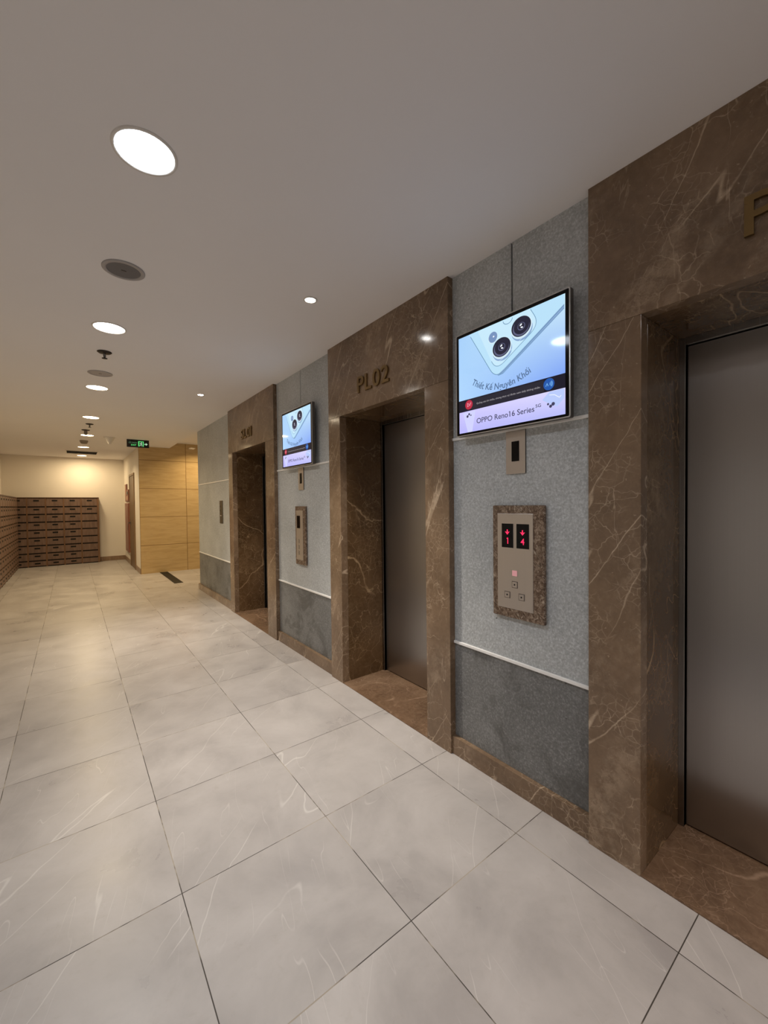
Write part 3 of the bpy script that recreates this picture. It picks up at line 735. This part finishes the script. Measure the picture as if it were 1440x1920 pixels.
# ------------------------------------------------------------------ mailboxes
ROW_Z = [1.677, 1.460, 1.276, 1.085, 0.893, 0.704, 0.515, 0.326, 0.148, 0.008]
def mailbank(name, cols, axis, face, back, label, blank):
    """axis 'x': doors face -y at y=face; axis 'y': doors face +x at x=face"""
    t = thing(name, ((cols[0] + cols[-1]) / 2, face, 0) if axis == 'x' else (face, (cols[0] + cols[-1]) / 2, 0), label, 'mailboxes', 'mailbox banks')
    sgn = 1 if axis == 'x' else -1
    def bx(mb, a0, a1, d0, d1, z0, z1):
        """d: depth behind the face"""
        if axis == 'x': return mb.box(a0, a1, face + d0, face + d1, z0, z1)
        return mb.box(face - d1, face - d0, a0, a1, z0, z1)
    dep = abs(back - face)
    body = MB(); bx(body, cols[0] - 0.02, cols[-1] + 0.025, 0.012, dep, 0.0, 1.668)
    body.build('carcass', MBOX_GAP, t)
    top = MB(); bx(top, cols[0] - 0.02, cols[-1] + 0.027, -0.004, dep, 1.6685, 1.692); top.build('top_board', wood('mailbox_top', (84, 58, 42)) if axis == 'x' else bpy.data.materials['mailbox_top'], t)
    for i, c in enumerate(cols):
        st = MB(); w_ = 0.014
        bx(st, c - w_ if i < len(cols) - 1 else c - w_, c + w_ if i < len(cols) - 1 else c + 0.026, 0.0, 0.0115, 0.0, 1.668)
        st.build('stile', MBOX_BODY, t)
    for i in range(len(cols) - 1):
        for r in range(9):
            a0, a1, z0, z1 = cols[i] + 0.016, cols[i + 1] - 0.016, ROW_Z[r + 1] + 0.016, ROW_Z[r] - 0.016
            d_ = MB(); bx(d_, a0, a1, 0.002, 0.0118, z0, z1)
            d_ = d_.build('mailbox_door', MBOX_DOOR, t)
            if not blank(i, r):
                s_ = MB(); m0 = (a0 + a1) / 2; zs = z1 - 0.050
                bx(s_, m0 - 0.053, m0 + 0.053, -0.001, 0.0018, zs - 0.018, zs + 0.018)
                s_.build('slot', BLACK_MATT, d_)
    return t
xs = [0.522 - 0.3485 * k_ for k_ in range(6)][::-1]
mailbank('mailbox_bank', xs, 'x', 12.95, YB - 0.001, 'brown mailbox bank with dark slots against the end wall', lambda i, r: i == 4 and r >= 2)
ys = [12.905 - 0.3485 * k_ for k_ in range(12)][::-1]
mailbank('mailbox_bank', ys, 'y', -1.04, LX + 0.001, 'long brown mailbox bank along left wall, seen at steep angle', lambda i, r: False)

# ------------------------------------------------------------------ door, fire cabinets, drain
dn = MB().box(DX - 0.012, DX - 0.001, 10.84, 11.66, 0.006, 2.16).build('door_1', DOOR_BROWN); dn['kind'] = 'structure'
f = MB(); f.box(DX - 0.022, DX - 0.0005, 10.79, 10.838, 0, 2.215); f.box(DX - 0.022, DX - 0.0005, 11.662, 11.71, 0, 2.215); f.box(DX - 0.022, DX - 0.0005, 10.838, 11.662, 2.165, 2.215)
f.build('door_frame', wood('door_frame_brown', (140, 112, 78)), dn, 0.002)
h_ = MB(); h_.box(DX - 0.020, DX - 0.0125, 11.57, 11.61, 1.00, 1.10); h_.box(DX - 0.075, DX - 0.020, 11.58, 11.60, 1.04, 1.06); h_.box(DX - 0.075, DX - 0.060, 11.46, 11.60, 1.04, 1.06)
h_.build('door_handle', CHROME, dn, 0.002)
for z0 in (1.98, 1.70):
    MB().box(DX - 0.016, DX - 0.0122, 10.87, 10.93, z0, z0 + 0.19).build('vision_slot', BLACK, dn)
t = thing('hose_cabinet', (DX, 12.25, 0.30), 'tall red brown fire hose cabinet on the cream wall left of the door', 'cabinet')
MB().box(DX - 0.035, DX - 0.0005, 11.85, 12.62, 0.30, 1.53).build('body', RED_BROWN, t, 0.003)
MB().box(DX - 0.040, DX - 0.0352, 11.92, 12.55, 0.38, 1.45).build('door', wood('cabinet_pane', (150, 104, 88)), t, 0.002)
MB().box(DX - 0.047, DX - 0.0402, 11.94, 11.97, 0.85, 1.00).build('handle', CHROME, t)
t = thing('alarm_box', (DX, 12.07, 1.58), 'red brown alarm box above the hose cabinet, nearer the door', 'alarm')
MB().box(DX - 0.030, DX - 0.0005, 11.86, 12.26, 1.575, 1.87).build('body', RED_BROWN, t, 0.003)
MB().box(DX - 0.036, DX - 0.0302, 11.92, 12.20, 1.75, 1.82).build('dark_strip', BLACK, t)
MB().box(DX - 0.036, DX - 0.0302, 11.94, 12.18, 1.61, 1.71).build('pale_notice', plain('pale_notice', (206, 170, 150), 0.5), t)
t = thing('notice_board', (DX, 12.48, 1.58), 'tall narrow red brown notice board at the wall corner', 'board')
MB().box(DX - 0.024, DX - 0.0005, 12.28, 12.66, 1.575, 2.02).build('frame', RED_BROWN, t, 0.003)
MB().box(DX - 0.027, DX - 0.0242, 12.32, 12.62, 1.62, 1.98).build('panel', wood('board_panel', (160, 110, 88)), t)
t = thing('floor_drain', (1.555, 9.2, 0), 'long dark grate set in floor before the tan wall', 'floor grate')
MB().box(1.481, 1.629, 8.385, 9.985, 0.0005, 0.003).build('tray', BLACK_MATT, t)
b = MB()
b.box(1.479, 1.487, 8.38, 9.99, 0.0005, 0.005); b.box(1.623, 1.631, 8.38, 9.99, 0.0005, 0.005); b.box(1.487, 1.623, 8.38, 8.39, 0.0005, 0.005); b.box(1.487, 1.623, 9.98, 9.99, 0.0005, 0.005)
b.build('frame', DARK_GREY, t)
b = MB()
for k_ in range(40): b.box(1.4875, 1.6225, 8.405 + k_ * 0.0395, 8.425 + k_ * 0.0395, 0.0032, 0.0048)
tag(b.build('grate_bars', DARK_GREY, t), kind='stuff')
